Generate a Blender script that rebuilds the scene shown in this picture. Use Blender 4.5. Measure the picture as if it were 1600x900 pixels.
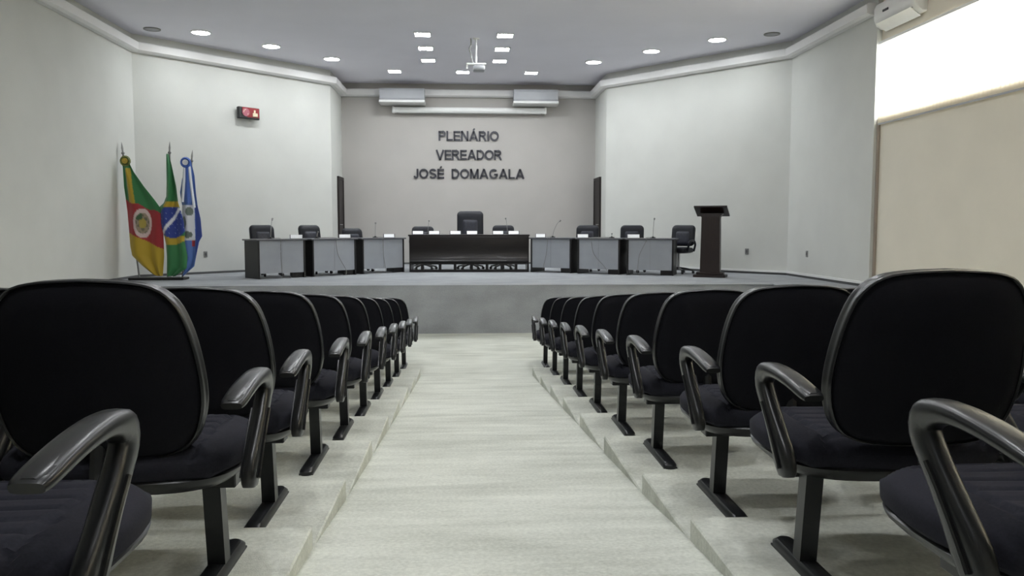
import bpy, bmesh, math, random
from mathutils import Vector, Matrix

for o in list(bpy.data.objects):
    bpy.data.objects.remove(o)
random.seed(7)
scene = bpy.context.scene
COL = scene.collection
PI = math.pi

# ------------------------------------------------------------------ camera
EYE = 1.7725
yaw, pitch, FPX = 0.05877, 0.07636, 1250.4
cyw, syw, cp, sp = math.cos(yaw), math.sin(yaw), math.cos(pitch), math.sin(pitch)
right = Vector((cyw, -syw, 0)); fwd = Vector((syw*cp, cyw*cp, -sp)); up = Vector((syw*sp, cyw*sp, cp))
cam_data = bpy.data.cameras.new('camera')
cam = bpy.data.objects.new('camera', cam_data)
COL.objects.link(cam)
M = Matrix((right, up, -fwd)).transposed().to_4x4()
M.translation = Vector((0, 0, EYE))
cam.matrix_world = M
cam_data.sensor_width = 36.0
cam_data.lens = 36.0*FPX/1600.0
cam_data.clip_start = 0.05
cam_data.clip_end = 200
scene.camera = cam

# ------------------------------------------------------------------ world, exposure
world = bpy.data.worlds.new('world'); scene.world = world
world.use_nodes = True
wn = world.node_tree.nodes; wl = world.node_tree.links
bg = wn['Background']
bg.inputs['Color'].default_value = (1.0, 0.98, 0.94, 1)
bg.inputs['Strength'].default_value = 14.0
scene.view_settings.view_transform = 'Standard'
scene.view_settings.look = 'None'
scene.view_settings.exposure = 0.0
scene.view_settings.gamma = 1.0
scene.view_settings.use_curve_mapping = False
LED_STRENGTH = 98.0
SEAT_FILL_STRENGTH = 132.0

# ------------------------------------------------------------------ materials
def mat(name, color, rough=0.6, metal=0.0, noise=0.0, nscale=20.0, bump=0.0, bscale=200.0, spec=0.5,
        stretch=(1, 1, 1), sheen=0.0, coat=0.0, bdist=0.01):
    m = bpy.data.materials.new(name); m.use_nodes = True
    nt = m.node_tree; b = nt.nodes['Principled BSDF']
    b.inputs['Base Color'].default_value = (*color, 1)
    b.inputs['Roughness'].default_value = rough
    b.inputs['Metallic'].default_value = metal
    b.inputs['Specular IOR Level'].default_value = spec
    b.inputs['Sheen Weight'].default_value = sheen
    b.inputs['Coat Weight'].default_value = coat
    tc = nt.nodes.new('ShaderNodeTexCoord'); mp = nt.nodes.new('ShaderNodeMapping')
    mp.inputs['Scale'].default_value = stretch
    nt.links.new(tc.outputs['Object'], mp.inputs['Vector'])
    if noise > 0:
        n = nt.nodes.new('ShaderNodeTexNoise'); n.inputs['Scale'].default_value = nscale
        n.inputs['Detail'].default_value = 6
        r = nt.nodes.new('ShaderNodeValToRGB')
        r.color_ramp.elements[0].position = 0.3; r.color_ramp.elements[1].position = 0.7
        r.color_ramp.elements[0].color = (*[c*(1-noise) for c in color], 1)
        r.color_ramp.elements[1].color = (*[min(1, c*(1+noise)) for c in color], 1)
        nt.links.new(mp.outputs[0], n.inputs['Vector'])
        nt.links.new(n.outputs['Fac'], r.inputs['Fac']); nt.links.new(r.outputs['Color'], b.inputs['Base Color'])
    if bump > 0:
        n2 = nt.nodes.new('ShaderNodeTexNoise'); n2.inputs['Scale'].default_value = bscale
        n2.inputs['Detail'].default_value = 3
        bp = nt.nodes.new('ShaderNodeBump'); bp.inputs['Strength'].default_value = bump
        bp.inputs['Distance'].default_value = bdist
        nt.links.new(mp.outputs[0], n2.inputs['Vector'])
        nt.links.new(n2.outputs['Fac'], bp.inputs['Height']); nt.links.new(bp.outputs['Normal'], b.inputs['Normal'])
    return m

def carpet(name, c1, c2, scale=3.0):
    """woven loop carpet: cross-running wear streaks, blotches and fine pile"""
    m = bpy.data.materials.new(name); m.use_nodes = True
    nt = m.node_tree; N = nt.nodes.new; L = nt.links.new
    b = nt.nodes['Principled BSDF']; b.inputs['Roughness'].default_value = 0.95
    b.inputs['Specular IOR Level'].default_value = 0.15
    tc = N('ShaderNodeTexCoord')
    def noise(sc, detail, stretch):
        mp = N('ShaderNodeMapping'); mp.inputs['Scale'].default_value = stretch
        n = N('ShaderNodeTexNoise'); n.inputs['Scale'].default_value = sc; n.inputs['Detail'].default_value = detail
        L(tc.outputs['Object'], mp.inputs['Vector']); L(mp.outputs[0], n.inputs['Vector'])
        return n.outputs['Fac']
    a = noise(scale, 5, (0.5, 3.0, 1)); c = noise(scale*0.5, 4, (1, 1, 1)); d = noise(70, 2, (1, 1, 1))
    m1 = N('ShaderNodeMath'); m1.operation = 'ADD'; L(a, m1.inputs[0]); L(c, m1.inputs[1])
    m2 = N('ShaderNodeMath'); m2.operation = 'MULTIPLY_ADD'; L(d, m2.inputs[0]); m2.inputs[1].default_value = 0.9
    L(m1.outputs[0], m2.inputs[2])
    r = N('ShaderNodeMapRange'); r.inputs['From Min'].default_value = 1.05; r.inputs['From Max'].default_value = 1.85
    L(m2.outputs[0], r.inputs['Value'])
    mx = N('ShaderNodeMix'); mx.data_type = 'RGBA'
    mx.inputs['A'].default_value = (*c1, 1); mx.inputs['B'].default_value = (*c2, 1)
    L(r.outputs[0], mx.inputs['Factor']); L(mx.outputs['Result'], b.inputs['Base Color'])
    bp = N('ShaderNodeBump'); bp.inputs['Strength'].default_value = 0.5; bp.inputs['Distance'].default_value = 0.004
    L(noise(220, 2, (1, 1, 1)), bp.inputs['Height']); L(bp.outputs['Normal'], b.inputs['Normal'])
    return m

def emit(name, color, strength):
    m = bpy.data.materials.new(name); m.use_nodes = True
    nt = m.node_tree; b = nt.nodes['Principled BSDF']
    b.inputs['Base Color'].default_value = (*color, 1)
    b.inputs['Emission Color'].default_value = (*color, 1)
    b.inputs['Emission Strength'].default_value = strength
    return m

M_WALL = mat('wall paint', (0.60, 0.605, 0.57), 0.75, noise=0.03, nscale=1.5, bump=0.15, bscale=60)
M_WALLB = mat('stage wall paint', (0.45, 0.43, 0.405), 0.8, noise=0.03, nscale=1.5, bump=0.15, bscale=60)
M_WALLW = mat('window wall paint', (0.76, 0.71, 0.60), 0.8, noise=0.03, nscale=1.5, bump=0.15, bscale=60)
M_CEIL = mat('ceiling paint', (0.84, 0.83, 0.90), 0.85, noise=0.02, nscale=1.0)
M_CORN = mat('cornice paint', (0.80, 0.79, 0.78), 0.6, noise=0.02, nscale=3)
M_CARP = carpet('aisle carpet', (0.46, 0.475, 0.415), (0.73, 0.745, 0.67))
M_STAGE = carpet('stage carpet', (0.26, 0.27, 0.28), (0.38, 0.395, 0.41), 4.0)
M_DARKTRIM = mat('dark skirting', (0.09, 0.09, 0.09), 0.6)
M_WHITE = mat('white plastic', (0.78, 0.78, 0.76), 0.35, noise=0.02, nscale=8)
M_GREYW = mat('pale grey casing', (0.40, 0.41, 0.43), 0.5, noise=0.02, nscale=8)
M_LOUVRE = mat('louvre shade grey', (0.25, 0.25, 0.26), 0.5)
M_BLACKF = mat('black seat fabric', (0.009, 0.009, 0.012), 0.93, noise=0.15, nscale=160, bump=0.25, bscale=700, bdist=0.001, spec=0.15)
M_SEATF = mat('seat top fabric', (0.018, 0.018, 0.025), 0.93, noise=0.15, nscale=160, bump=0.25, bscale=700, bdist=0.001, spec=0.2)
M_PLAST = mat('black moulded plastic', (0.010, 0.0105, 0.011), 0.30, noise=0.1, nscale=60, spec=0.5)
M_STEEL = mat('black painted steel', (0.012, 0.013, 0.014), 0.32, noise=0.1, nscale=30, spec=0.5)
M_LEATH = mat('black leather', (0.006, 0.007, 0.012), 0.42, noise=0.2, nscale=30, bump=0.3, bscale=90, spec=0.35)
M_LEATH2 = mat('leather pad', (0.014, 0.016, 0.028), 0.45, noise=0.3, nscale=30, bump=0.3, bscale=90)
M_CHROME = mat('brushed metal', (0.55, 0.55, 0.56), 0.3, metal=0.9)
M_WENGE = mat('dark wenge laminate', (0.010, 0.009, 0.009), 0.45, noise=0.3, nscale=10, stretch=(8, 8, 0.6))
M_WENGE2 = mat('polished dark wood', (0.007, 0.0045, 0.0045), 0.28, noise=0.35, nscale=6, stretch=(0.6, 8, 8), coat=0.1)
M_LECT = mat('dark brown lectern wood', (0.015, 0.007, 0.0055), 0.42, noise=0.35, nscale=8, stretch=(8, 8, 0.7))
M_GPANEL = mat('grey laminate panel', (0.33, 0.35, 0.38), 0.5, noise=0.04, nscale=4)
M_GTOP = mat('dark grey desktop', (0.10, 0.10, 0.11), 0.4, noise=0.1, nscale=8)
M_PAPER = mat('white card', (0.97, 0.98, 0.99), 0.5)
M_ACRYL = mat('black card holder', (0.03, 0.03, 0.04), 0.3)
M_LETTER = mat('dark metal letters', (0.07, 0.07, 0.08), 0.32, metal=0.6)
M_DOOR = mat('dark brown door', (0.010, 0.005, 0.004), 0.5, noise=0.3, nscale=6, stretch=(6, 6, 0.6))
M_RED = mat('red plastic', (0.26, 0.012, 0.016), 0.4)
M_PINK = mat('pink dial', (0.42, 0.12, 0.16), 0.4)
M_CREAM = mat('cream lens', (0.80, 0.70, 0.50), 0.4)
M_GREYM = mat('grey socket', (0.22, 0.22, 0.21), 0.5)
M_LED = emit('led diffuser', (0.93, 0.97, 1.0), LED_STRENGTH)
M_FILL_LED = emit('added fill light over seats', (0.95, 0.97, 1.0), SEAT_FILL_STRENGTH)  # only for the added fill panels out of view
M_OFF = mat('unlit diffuser', (0.30, 0.30, 0.32), 0.5)
M_GREEN = mat('green and gold ribbon', (0.16, 0.19, 0.05), 0.6, noise=0.8, nscale=60)
M_GOLD = mat('gold fringe', (0.50, 0.36, 0.05), 0.5, noise=0.4, nscale=150)
M_BLUE = mat('blue ribbon', (0.06, 0.14, 0.50), 0.55)
M_RIBW = mat('white ribbon', (0.80, 0.82, 0.88), 0.55)
M_BLADE = bpy.data.materials.new('translucent blind fabric'); M_BLADE.use_nodes = True
_nt = M_BLADE.node_tree
_p = _nt.nodes['Principled BSDF']; _p.inputs['Base Color'].default_value = (0.75, 0.71, 0.62, 1); _p.inputs['Roughness'].default_value = 0.9
_t = _nt.nodes.new('ShaderNodeBsdfTranslucent'); _t.inputs['Color'].default_value = (0.97, 0.93, 0.85, 1)
_mx = _nt.nodes.new('ShaderNodeMixShader'); _mx.inputs[0].default_value = 0.6
_nt.links.new(_p.outputs[0], _mx.inputs[1]); _nt.links.new(_t.outputs[0], _mx.inputs[2])
_nt.links.new(_mx.outputs[0], _nt.nodes['Material Output'].inputs['Surface'])
M_GLASS = bpy.data.materials.new('window glass'); M_GLASS.use_nodes = True
_nt = M_GLASS.node_tree
_g = _nt.nodes.new('ShaderNodeBsdfTransparent'); _g.inputs['Color'].default_value = (0.93, 0.95, 0.95, 1)
_gl = _nt.nodes.new('ShaderNodeBsdfGlossy'); _gl.inputs['Roughness'].default_value = 0.05
_mx = _nt.nodes.new('ShaderNodeMixShader'); _mx.inputs[0].default_value = 0.06
_nt.links.new(_g.outputs[0], _mx.inputs[1]); _nt.links.new(_gl.outputs[0], _mx.inputs[2])
_nt.links.new(_mx.outputs[0], _nt.nodes['Material Output'].inputs['Surface'])
M_CLOTH = bpy.data.materials.new('printed flag cloth'); M_CLOTH.use_nodes = True
_nt = M_CLOTH.node_tree; _p = _nt.nodes['Principled BSDF']; _p.inputs['Roughness'].default_value = 0.65
_p.inputs['Sheen Weight'].default_value = 0.2
_a = _nt.nodes.new('ShaderNodeVertexColor'); _a.layer_name = 'print'
_nt.links.new(_a.outputs['Color'], _p.inputs['Base Color'])

# ------------------------------------------------------------------ mesh helpers
def T(x=0, y=0, z=0, rz=0, rx=0, ry=0):
    return Matrix.Translation((x, y, z)) @ Matrix.Rotation(rz, 4, 'Z') @ Matrix.Rotation(ry, 4, 'Y') @ Matrix.Rotation(rx, 4, 'X')

def bx(bm, x0, x1, y0, y1, z0, z1, bev=0.0, m=None, seg=1):
    t = bmesh.new(); bmesh.ops.create_cube(t, size=1.0)
    for v in t.verts:
        v.co = Vector(((x0+x1)/2+v.co.x*(x1-x0), (y0+y1)/2+v.co.y*(y1-y0), (z0+z1)/2+v.co.z*(z1-z0)))
    if bev > 0:
        bmesh.ops.bevel(t, geom=list(t.edges), offset=bev, segments=seg, affect='EDGES', profile=0.5)
    if m is not None: bmesh.ops.transform(t, matrix=m, verts=t.verts)
    me = bpy.data.meshes.new('tmp'); t.to_mesh(me); t.free(); bm.from_mesh(me); bpy.data.meshes.remove(me)
    return bm

def cyl(bm, p0, p1, r0, r1=None, n=12):
    r1 = r0 if r1 is None else r1
    p0, p1 = Vector(p0), Vector(p1); d = p1-p0
    q = d.to_track_quat('Z', 'Y').to_matrix().to_4x4(); q.translation = (p0+p1)/2
    bmesh.ops.create_cone(bm, cap_ends=True, segments=n, radius1=r0, radius2=r1, depth=d.length, matrix=q)
    return bm

def smooth_path(pts, n=4):
    P = [Vector(p) for p in pts]; out = []
    for i in range(len(P)-1):
        a = P[max(i-1, 0)]; b = P[i]; c = P[i+1]; d = P[min(i+2, len(P)-1)]
        for k in range(n):
            t = k/n
            out.append(0.5*((2*b)+(c-a)*t+(2*a-5*b+4*c-d)*t*t+(3*b-a-3*c+d)*t*t*t))
    out.append(P[-1]); return out

def tube(bm, pts, r, n=8, closed=False, cap=True):
    P = [Vector(p) for p in pts]; L = len(P); rings = []
    for i, p in enumerate(P):
        if closed: d = P[(i+1) % L]-P[i-1]
        else: d = P[min(i+1, L-1)]-P[max(i-1, 0)]
        d.normalize()
        u = d.cross(Vector((0, 0, 1)))
        if u.length < 1e-3: u = d.cross(Vector((0, 1, 0)))
        u.normalize(); w = d.cross(u)
        rings.append([bm.verts.new(p+u*math.cos(2*PI*k/n)*r+w*math.sin(2*PI*k/n)*r) for k in range(n)])
    for i in range(L if closed else L-1):
        a, b = rings[i], rings[(i+1) % L]
        for k in range(n): bm.faces.new((a[k], a[(k+1) % n], b[(k+1) % n], b[k]))
    if cap and not closed:
        bm.faces.new(rings[0]); bm.faces.new(rings[-1][::-1])
    return bm

def loft(bm, rings, closed_ring=True, cap0=True, cap1=True):
    R = [[bm.verts.new(p) for p in r] for r in rings]; n = len(R[0])
    for i in range(len(R)-1):
        for k in range(n if closed_ring else n-1):
            bm.faces.new((R[i][k], R[i][(k+1) % n], R[i+1][(k+1) % n], R[i+1][k]))
    if cap0: bm.faces.new(R[0][::-1])
    if cap1: bm.faces.new(R[-1])
    return bm

def prism(bm, poly, z0, z1):
    a = [bm.verts.new((x, y, z0)) for x, y in poly]; b = [bm.verts.new((x, y, z1)) for x, y in poly]
    n = len(poly)
    for k in range(n): bm.faces.new((a[k], a[(k+1) % n], b[(k+1) % n], b[k]))
    bm.faces.new(a[::-1]); bm.faces.new(b); return bm

def obj(name, bm, m, parent=None, smooth=False, label=None, kind=None):
    bmesh.ops.recalc_face_normals(bm, faces=bm.faces)
    me = bpy.data.meshes.new(name); bm.to_mesh(me); bm.free()
    me.materials.append(m)
    if smooth:
        me.polygons.foreach_set('use_smooth', [True]*len(me.polygons))
        me.update()
        try: me.set_sharp_from_angle(angle=math.radians(42))
        except Exception: pass
    o = bpy.data.objects.new(name, me); COL.objects.link(o)
    if parent: o.parent = parent
    if label: o['label'] = label
    if kind: o['kind'] = kind
    return o

def thing(name, label, cat, loc=(0, 0, 0), rz=0, group=None):
    o = bpy.data.objects.new(name, None); COL.objects.link(o)
    o.empty_display_size = 0.1
    o.location = loc; o.rotation_euler = (0, 0, rz)
    o['label'] = label; o['category'] = cat
    if group: o['group'] = group
    return o

def tag(o, label, cat, group=None):
    o['label'] = label; o['category'] = cat
    if group: o['group'] = group
    return o

def struct(name, bm, m, parent=None, smooth=False):
    return obj(name, bm, m, parent, smooth, kind='structure')

def children_of(o, pool): return [c for c in pool if c.parent == o]
def dup(root, loc, rz, label, group=None):
    pool = list(COL.objects)
    r = root.copy(); COL.objects.link(r); r.location = loc; r.rotation_euler = (0, 0, rz); r['label'] = label
    if group: r['group'] = group
    for ch in children_of(root, pool):
        c = ch.copy(); COL.objects.link(c); c.parent = r
        for g in children_of(ch, pool):
            d = g.copy(); COL.objects.link(d); d.parent = c
    return r

# ------------------------------------------------------------------ room shell
ZST = 0.808                      # stage top
ZCO = 5.061                      # cornice underside
ZCE = 5.401                      # ceiling
YB = 20.80; XL, XR = -3.114, 3.386
WL, WR = -6.257, 6.418
LA, LB = (WL, 15.77), (XL, 19.14)
RA, RB = (XR, 19.19), (WR, 15.61)
YPIER = 12.36; WR2 = 6.50; YREAR = -3.2
YS = 13.27

def wallbox(name, A, B, z0, z1, m, th=0.2):
    """A->B with the room on the right-hand side; thickness goes outwards (left)"""
    A, B = Vector((*A, 0)), Vector((*B, 0)); d = (B-A).normalized(); n = Vector((-d.y, d.x, 0))
    bm = bmesh.new(); prism(bm, [(A.x, A.y), (B.x, B.y), ((B+n*th).x, (B+n*th).y), ((A+n*th).x, (A+n*th).y)], z0, z1)
    return struct(name, bm, m)
wallbox('wall_left', (WL, YREAR), LA, -0.1, ZCE, M_WALL)
wallbox('wall_left_angled', LA, LB, -0.1, ZCE, M_WALL)
wallbox('wall_left_return', LB, (XL, YB), -0.1, ZCE, M_WALL)
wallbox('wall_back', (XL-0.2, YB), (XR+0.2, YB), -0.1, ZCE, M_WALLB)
wallbox('wall_right_return', (XR, YB), RA, -0.1, ZCE, M_WALL)
wallbox('wall_right_angled', RA, RB, -0.1, ZCE, M_WALL)
bm = bmesh.new(); prism(bm, [(WR, RB[1]), (WR, YPIER), (WR+0.55, YPIER), (WR+0.55, RB[1]+0.3)], -0.1, ZCE)
struct('wall_right_pier', bm, M_WALL)
wallbox('wall_rear', (WR2+0.3, YREAR), (WL-0.2, YREAR), -0.1, ZCE, M_WALL)
ZW0, ZW1 = 3.466, 4.60
bm = bmesh.new()
bx(bm, WR2, WR2+0.22, YREAR, YPIER+0.02, -0.1, ZW0); bx(bm, WR2, WR2+0.22, YREAR, YPIER+0.02, ZW1, ZCE)
bx(bm, WR2, WR2+0.22, YREAR, YREAR+0.7, ZW0, ZW1)
struct('wall_right', bm, M_WALLW)
bm = bmesh.new()
prism(bm, [(WL-0.2, YREAR-0.2), (WR2+0.4, YREAR-0.2), (WR2+0.4, YPIER), (WR+0.4, RB[1]+.1), (XR+0.3, RA[1]+.15), (XR+0.3, YB+.2), (XL-0.3, YB+.2), (XL-0.3, LB[1]+.15), (WL-0.2, LA[1]+.1)], ZCE, ZCE+0.15)
struct('ceiling', bm, M_CEIL)

# cornice: a protruding band with a shadow gap under the ceiling
def sweep_profile(path, prof):
    P = [Vector(p) for p in path]; rings = []
    for i, p in enumerate(P):
        d0 = (P[i]-P[i-1]).normalized() if i > 0 else (P[1]-P[0]).normalized()
        d1 = (P[i+1]-P[i]).normalized() if i < len(P)-1 else d0
        n0 = Vector((d0.y, -d0.x)); n1 = Vector((d1.y, -d1.x))
        n = (n0+n1).normalized(); k = 1/max(0.3, n.dot(n0))
        rings.append([(p.x+n.x*k*o, p.y+n.y*k*o, z) for o, z in prof])
    bm = bmesh.new(); loft(bm, rings); return bm
room = [(WL, YREAR), LA, LB, (XL, YB), (XR, YB), RA, RB, (WR, YPIER+0.02)]
struct('trim_1', sweep_profile(room, [(-0.01, ZCO), (0.10, ZCO), (0.16, ZCO+0.03), (0.17, ZCO+0.16), (0.14, ZCO+0.18), (-0.01, ZCO+0.18)]), M_CORN)

# floor, aisle ramp and tiers
ROWY = [10.10, 9.055, 8.045, 7.055, 6.08, 5.11, 4.135, 3.136, 2.36, 1.50]
SL = 0.0936/1.0
STEP = [0, .0936, .187, .281, .3745, .468, .562, .655, .735, .80]
TXL, TXR = -0.533, 0.80
bm = bmesh.new(); bx(bm, WL-0.1, WR2+0.1, 8.0, YS+0.3, -0.12, 0.0)
struct('floor', bm, M_CARP)
bm = bmesh.new()
top = [(9.45, 0.0)]
for k in range(1, 10):
    rear = (ROWY[k]+0.39-(ROWY[k]-ROWY[k+1])) if k < 9 else ROWY[k]-0.5
    top.append((rear, STEP[k]))
zl = STEP[9]
top.append((YREAR, zl+0.25))
a = [bm.verts.new((TXL-0.02, y, z)) for y, z in top]; b = [bm.verts.new((TXR+0.02, y, z)) for y, z in top]
c = [bm.verts.new((TXL-0.02, y, -0.12)) for y, z in top]; d = [bm.verts.new((TXR+0.02, y, -0.12)) for y, z in top]
for i in range(len(top)-1):
    bm.faces.new((a[i], b[i], b[i+1], a[i+1])); bm.faces.new((a[i], a[i+1], c[i+1], c[i])); bm.faces.new((b[i], d[i], d[i+1], b[i+1]))
    bm.faces.new((c[i], c[i+1], d[i+1], d[i]))
struct('floor_ramp', bm, M_CARP)
for k in range(1, 10):
    y1 = ROWY[k]+0.39
    y0 = (ROWY[k+1]+0.39) if k < 9 else YREAR
    for x0, x1 in ((WL, TXL), (TXR, WR2)):
        bm = bmesh.new(); bx(bm, x0, x1, y0, y1, -0.12, STEP[k], bev=0.006)
        struct('seating_tier', bm, M_CARP)

# stage
bm = bmesh.new()
prism(bm, [(WL, YS), (5.245, YS), (4.95, 12.3), (WR, 12.3), (WR, RB[1]), RA, (XR, YB), (XL, YB), LB, LA], -0.12, ZST)
bmesh.ops.bevel(bm, geom=[e for e in bm.edges if all(abs(v.co.z-ZST) < 1e-4 and v.co.y < YS+0.01 for v in e.verts)], offset=0.02, segments=2, affect='EDGES')
struct('stage', bm, M_STAGE)
struct('baseboard_left', sweep_profile([(WL, 12.9), LA, LB, (XL, YB)], [(-0.01, ZST-.01), (0.012, ZST-.01), (0.012, ZST+0.045), (-0.01, ZST+0.045)]), M_DARKTRIM)
struct('baseboard_back', sweep_profile([(XL, YB), (XR, YB)], [(-0.01, ZST-.01), (0.012, ZST-.01), (0.012, ZST+0.045), (-0.01, ZST+0.045)]), M_DARKTRIM)
struct('baseboard_right', sweep_profile([(XR, YB), RA, RB, (WR, YPIER+.05)], [(-0.01, ZST-.01), (0.012, ZST-.01), (0.012, ZST+0.045), (-0.01, ZST+0.045)]), M_DARKTRIM)
struct('trim_2', sweep_profile([RA, RB, (WR, YPIER+.05)], [(-0.01, ZST+.045), (0.035, ZST+.045), (0.035, ZST+0.085), (-0.01, ZST+0.085)]), M_WHITE)

# doors in the short return walls
for i, (x, s, ya, yb) in enumerate(((XL, 1, 19.93, 20.72), (XR, -1, 19.83, 20.72))):
    bm = bmesh.new(); x0, x1 = sorted((x-0.005*s, x+0.035*s)); bx(bm, x0, x1, ya+0.05, yb-0.05, ZST, 2.95, bev=0.003)
    dr = struct('door_%d' % (i+1), bm, M_DOOR)
    bm = bmesh.new(); x0, x1 = sorted((x-0.005*s, x+0.05*s))
    bx(bm, x0, x1, ya, ya+0.06, ZST, 3.01); bx(bm, x0, x1, yb-0.06, yb, ZST, 3.01); bx(bm, x0, x1, ya+.06, yb-.06, 2.94, 3.01)
    obj('door_frame', bm, M_DOOR, dr)
    bm = bmesh.new(); cyl(bm, (x+0.03*s, ya+0.12, ZST+1.02), (x+0.09*s, ya+0.12, ZST+1.02), 0.012)
    cyl(bm, (x+0.085*s, ya+0.11, ZST+1.02), (x+0.085*s, ya+0.23, ZST+1.02), 0.010)
    obj('door_handle', bm, M_CHROME, dr)

# window band high in the right wall
WY0, WY1 = YREAR+0.7, YPIER
bm = bmesh.new(); bx(bm, WR2+0.10, WR2+0.106, WY0, WY1, ZW0, ZW1)
win = struct('window_1', bm, M_GLASS)
bm = bmesh.new()
bx(bm, WR2+0.08, WR2+0.13, WY0, WY1, ZW0, ZW0+0.04); bx(bm, WR2+0.08, WR2+0.13, WY0, WY1, ZW1-0.04, ZW1)
nw = 8
for k in range(nw+1):
    y = WY0+(WY1-WY0)*k/nw; y = min(max(y, WY0+0.02), WY1-0.02)
    bx(bm, WR2+0.085, WR2+0.125, y-0.02, y+0.02, ZW0+0.04, ZW1-0.04)
obj('window_frame', bm, M_WHITE, win)
bm = bmesh.new(); bx(bm, WR2-0.02, WR2+0.1, WY0, WY1, ZW0-0.02, ZW0+0.005)
obj('window_sill', bm, M_WALLW, win)
# strip coloured as the shaded gap where recessed wall meets pier
bm = bmesh.new(); bx(bm, WR2-0.035, WR2, YPIER-0.05, YPIER, 0.9, ZW0-0.03, bev=0.004)
struct('recess_shade_strip', bm, mat('recess shade brown', (0.36, 0.30, 0.25), 0.7))

# vertical blind
bl = thing('vertical_blind', 'cream vertical slat blind glowing with daylight over the high right window', 'blind', (WR2-0.05, 0, 4.63))
bm = bmesh.new(); bx(bm, -0.025, 0.025, WY0+0.1, WY1-0.03, -0.04, 0.0, bev=0.004); obj('head_rail', bm, M_WHITE, bl)
smesh = None
nsl = int((WY1-0.12-WY0)/0.082)
for k in range(nsl):
    if smesh is None:
        bm = bmesh.new()
        ring = []
        for z in (-1.25, -0.05):
            ring.append([(0.006, -0.046, z), (0.0, -0.02, z), (0.0, 0.02, z), (0.006, 0.046, z), (0.0075, 0.046, z), (0.0015, 0.0, z), (0.0075, -0.046, z)])
        loft(bm, ring)
        s = obj('slat', bm, M_BLADE, bl); smesh = s.data
    else:
        s = bpy.data.objects.new('slat', smesh); COL.objects.link(s); s.parent = bl
    s.location = (0, WY1-0.10-k*0.082, 0); s.rotation_euler = (0, 0, math.radians(14+random.uniform(-3, 3)))
bm = bmesh.new()
for k in range(nsl): bx(bm, -0.003, 0.003, WY1-0.10-k*0.082-0.04, WY1-0.10-k*0.082+0.04, -1.275, -1.25)
o = obj('hem_weights', bm, M_GREYW, bl); o['kind'] = 'stuff'

# ------------------------------------------------------------------ ceiling lights
LG = 'lit ceiling panels'
def rect_light(x, y, label):
    t = thing('ceiling_light', label, 'ceiling light', (x, y, ZCE), 0, LG)
    bm = bmesh.new()
    for a, b, c, d in ((-.16, .16, -.16, -.14), (-.16, .16, .14, .16), (-.16, -.14, -.14, .14), (.14, .16, -.14, .14)): bx(bm, a, b, c, d, -0.018, 0.0)
    obj('frame', bm, M_WHITE, t)
    bm = bmesh.new(); bx(bm, -.14, .14, -.14, .14, -0.014, -0.004); obj('diffuser', bm, M_LED, t)
def round_light(x, y, label, lit=True, led=None):
    t = thing('ceiling_light' if lit else 'ceiling_downlight', label, 'ceiling light', (x, y, ZCE), 0, LG if lit else 'unlit ceiling downlights')
    bm = bmesh.new(); r = []
    R = 0.19 if lit else 0.15
    for ro, z in ((R, 0), (R, -.016), (R-.03, -.018), (R-.03, -.004)): r.append([(ro*math.cos(2*PI*k/28), ro*math.sin(2*PI*k/28), z) for k in range(28)])
    loft(bm, r, cap0=False, cap1=False); obj('frame', bm, M_WHITE if lit else M_GREYM, t)
    bm = bmesh.new(); cyl(bm, (0, 0, -.014), (0, 0, -.002), R-.03, n=28); obj('diffuser', bm, (led or M_LED) if lit else M_OFF, t)
for i, y in enumerate((15.5, 16.68, 17.86)):
    w = ('largest and nearest', 'middle', 'farthest')[i]
    rect_light(-0.78, y, 'lit square panel, %s of the file of three left of the projector' % w)
    rect_light(0.78, y, 'lit square panel, %s of the file of three right of the projector' % w)
for x, w in ((-1.62, 'left'), (-0.03, 'middle'), (1.58, 'right')):
    rect_light(x, 19.15, 'lit square panel, %s one of the row closest to the lettered wall' % w)
for x, y, w in ((4.91, 15.6, 'outermost'), (3.87, 16.68, 'middle'), (2.855, 17.84, 'innermost')):
    round_light(-x, y, 'lit round panel, %s of the slanting trio by the left angled wall' % w)
    round_light(x, y, 'lit round panel, %s of the slanting trio by the right angled wall' % w)
round_light(-5.725, 15.4, 'dark unlit round downlight near the left wall cornice', False)
round_light(5.80, 15.1, 'dark unlit round downlight near the right wall cornice', False)

for i, y in enumerate((10.6, 8.2, 5.8, 3.4, 1.0)):  # unseen panels added above the aisle to brighten the floor
    for x, w in ((-1.1, 'left'), (1.3, 'right')):
        round_light(x, y, 'added unseen fill panel over the %s side of the aisle, %s from the stage' % (w, ('first', 'second', 'third', 'fourth', 'fifth')[i]), led=M_FILL_LED)

# ------------------------------------------------------------------ back wall: ceiling AC units, screen, letters
def ceil_ac(xc, label):
    t = thing('ceiling_air_conditioner', label, 'air conditioner', (xc, YB-0.04, 4.86), 0, 'air conditioners above the screen')
    w = 0.555
    bm = bmesh.new()
    prof = [(0.0, 0.34), (-0.46, 0.34), (-0.48, 0.28), (-0.46, 0.10), (-0.43, 0.06), (0.0, 0.06)]
    loft(bm, [[(x, y, z) for y, z in prof] for x in (-w, w)])
    obj('casing', bm, M_GREYW, t)
    bm = bmesh.new(); loft(bm, [[(x, y, z) for y, z in ((0, 0.06), (-0.45, 0.06), (-0.50, 0.0), (-0.46, -0.02), (0, -0.02))] for x in (-w-.01, w+.01)])
    obj('lower_lip', bm, M_WHITE, t)
ceil_ac(-1.545, 'pale grey ceiling air conditioner above the left end of the screen case')
ceil_ac(1.80, 'pale grey ceiling air conditioner above the right end of the screen case')
t = thing('projection_screen', 'long white rolled-up projection screen case above the wall lettering', 'screen', (0.14, YB-0.14, 4.72))
bm = bmesh.new()
ring = [(0.06*math.cos(a), 0.075*math.sin(a)) for a in [2*PI*k/14 for k in range(14)]]
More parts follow.
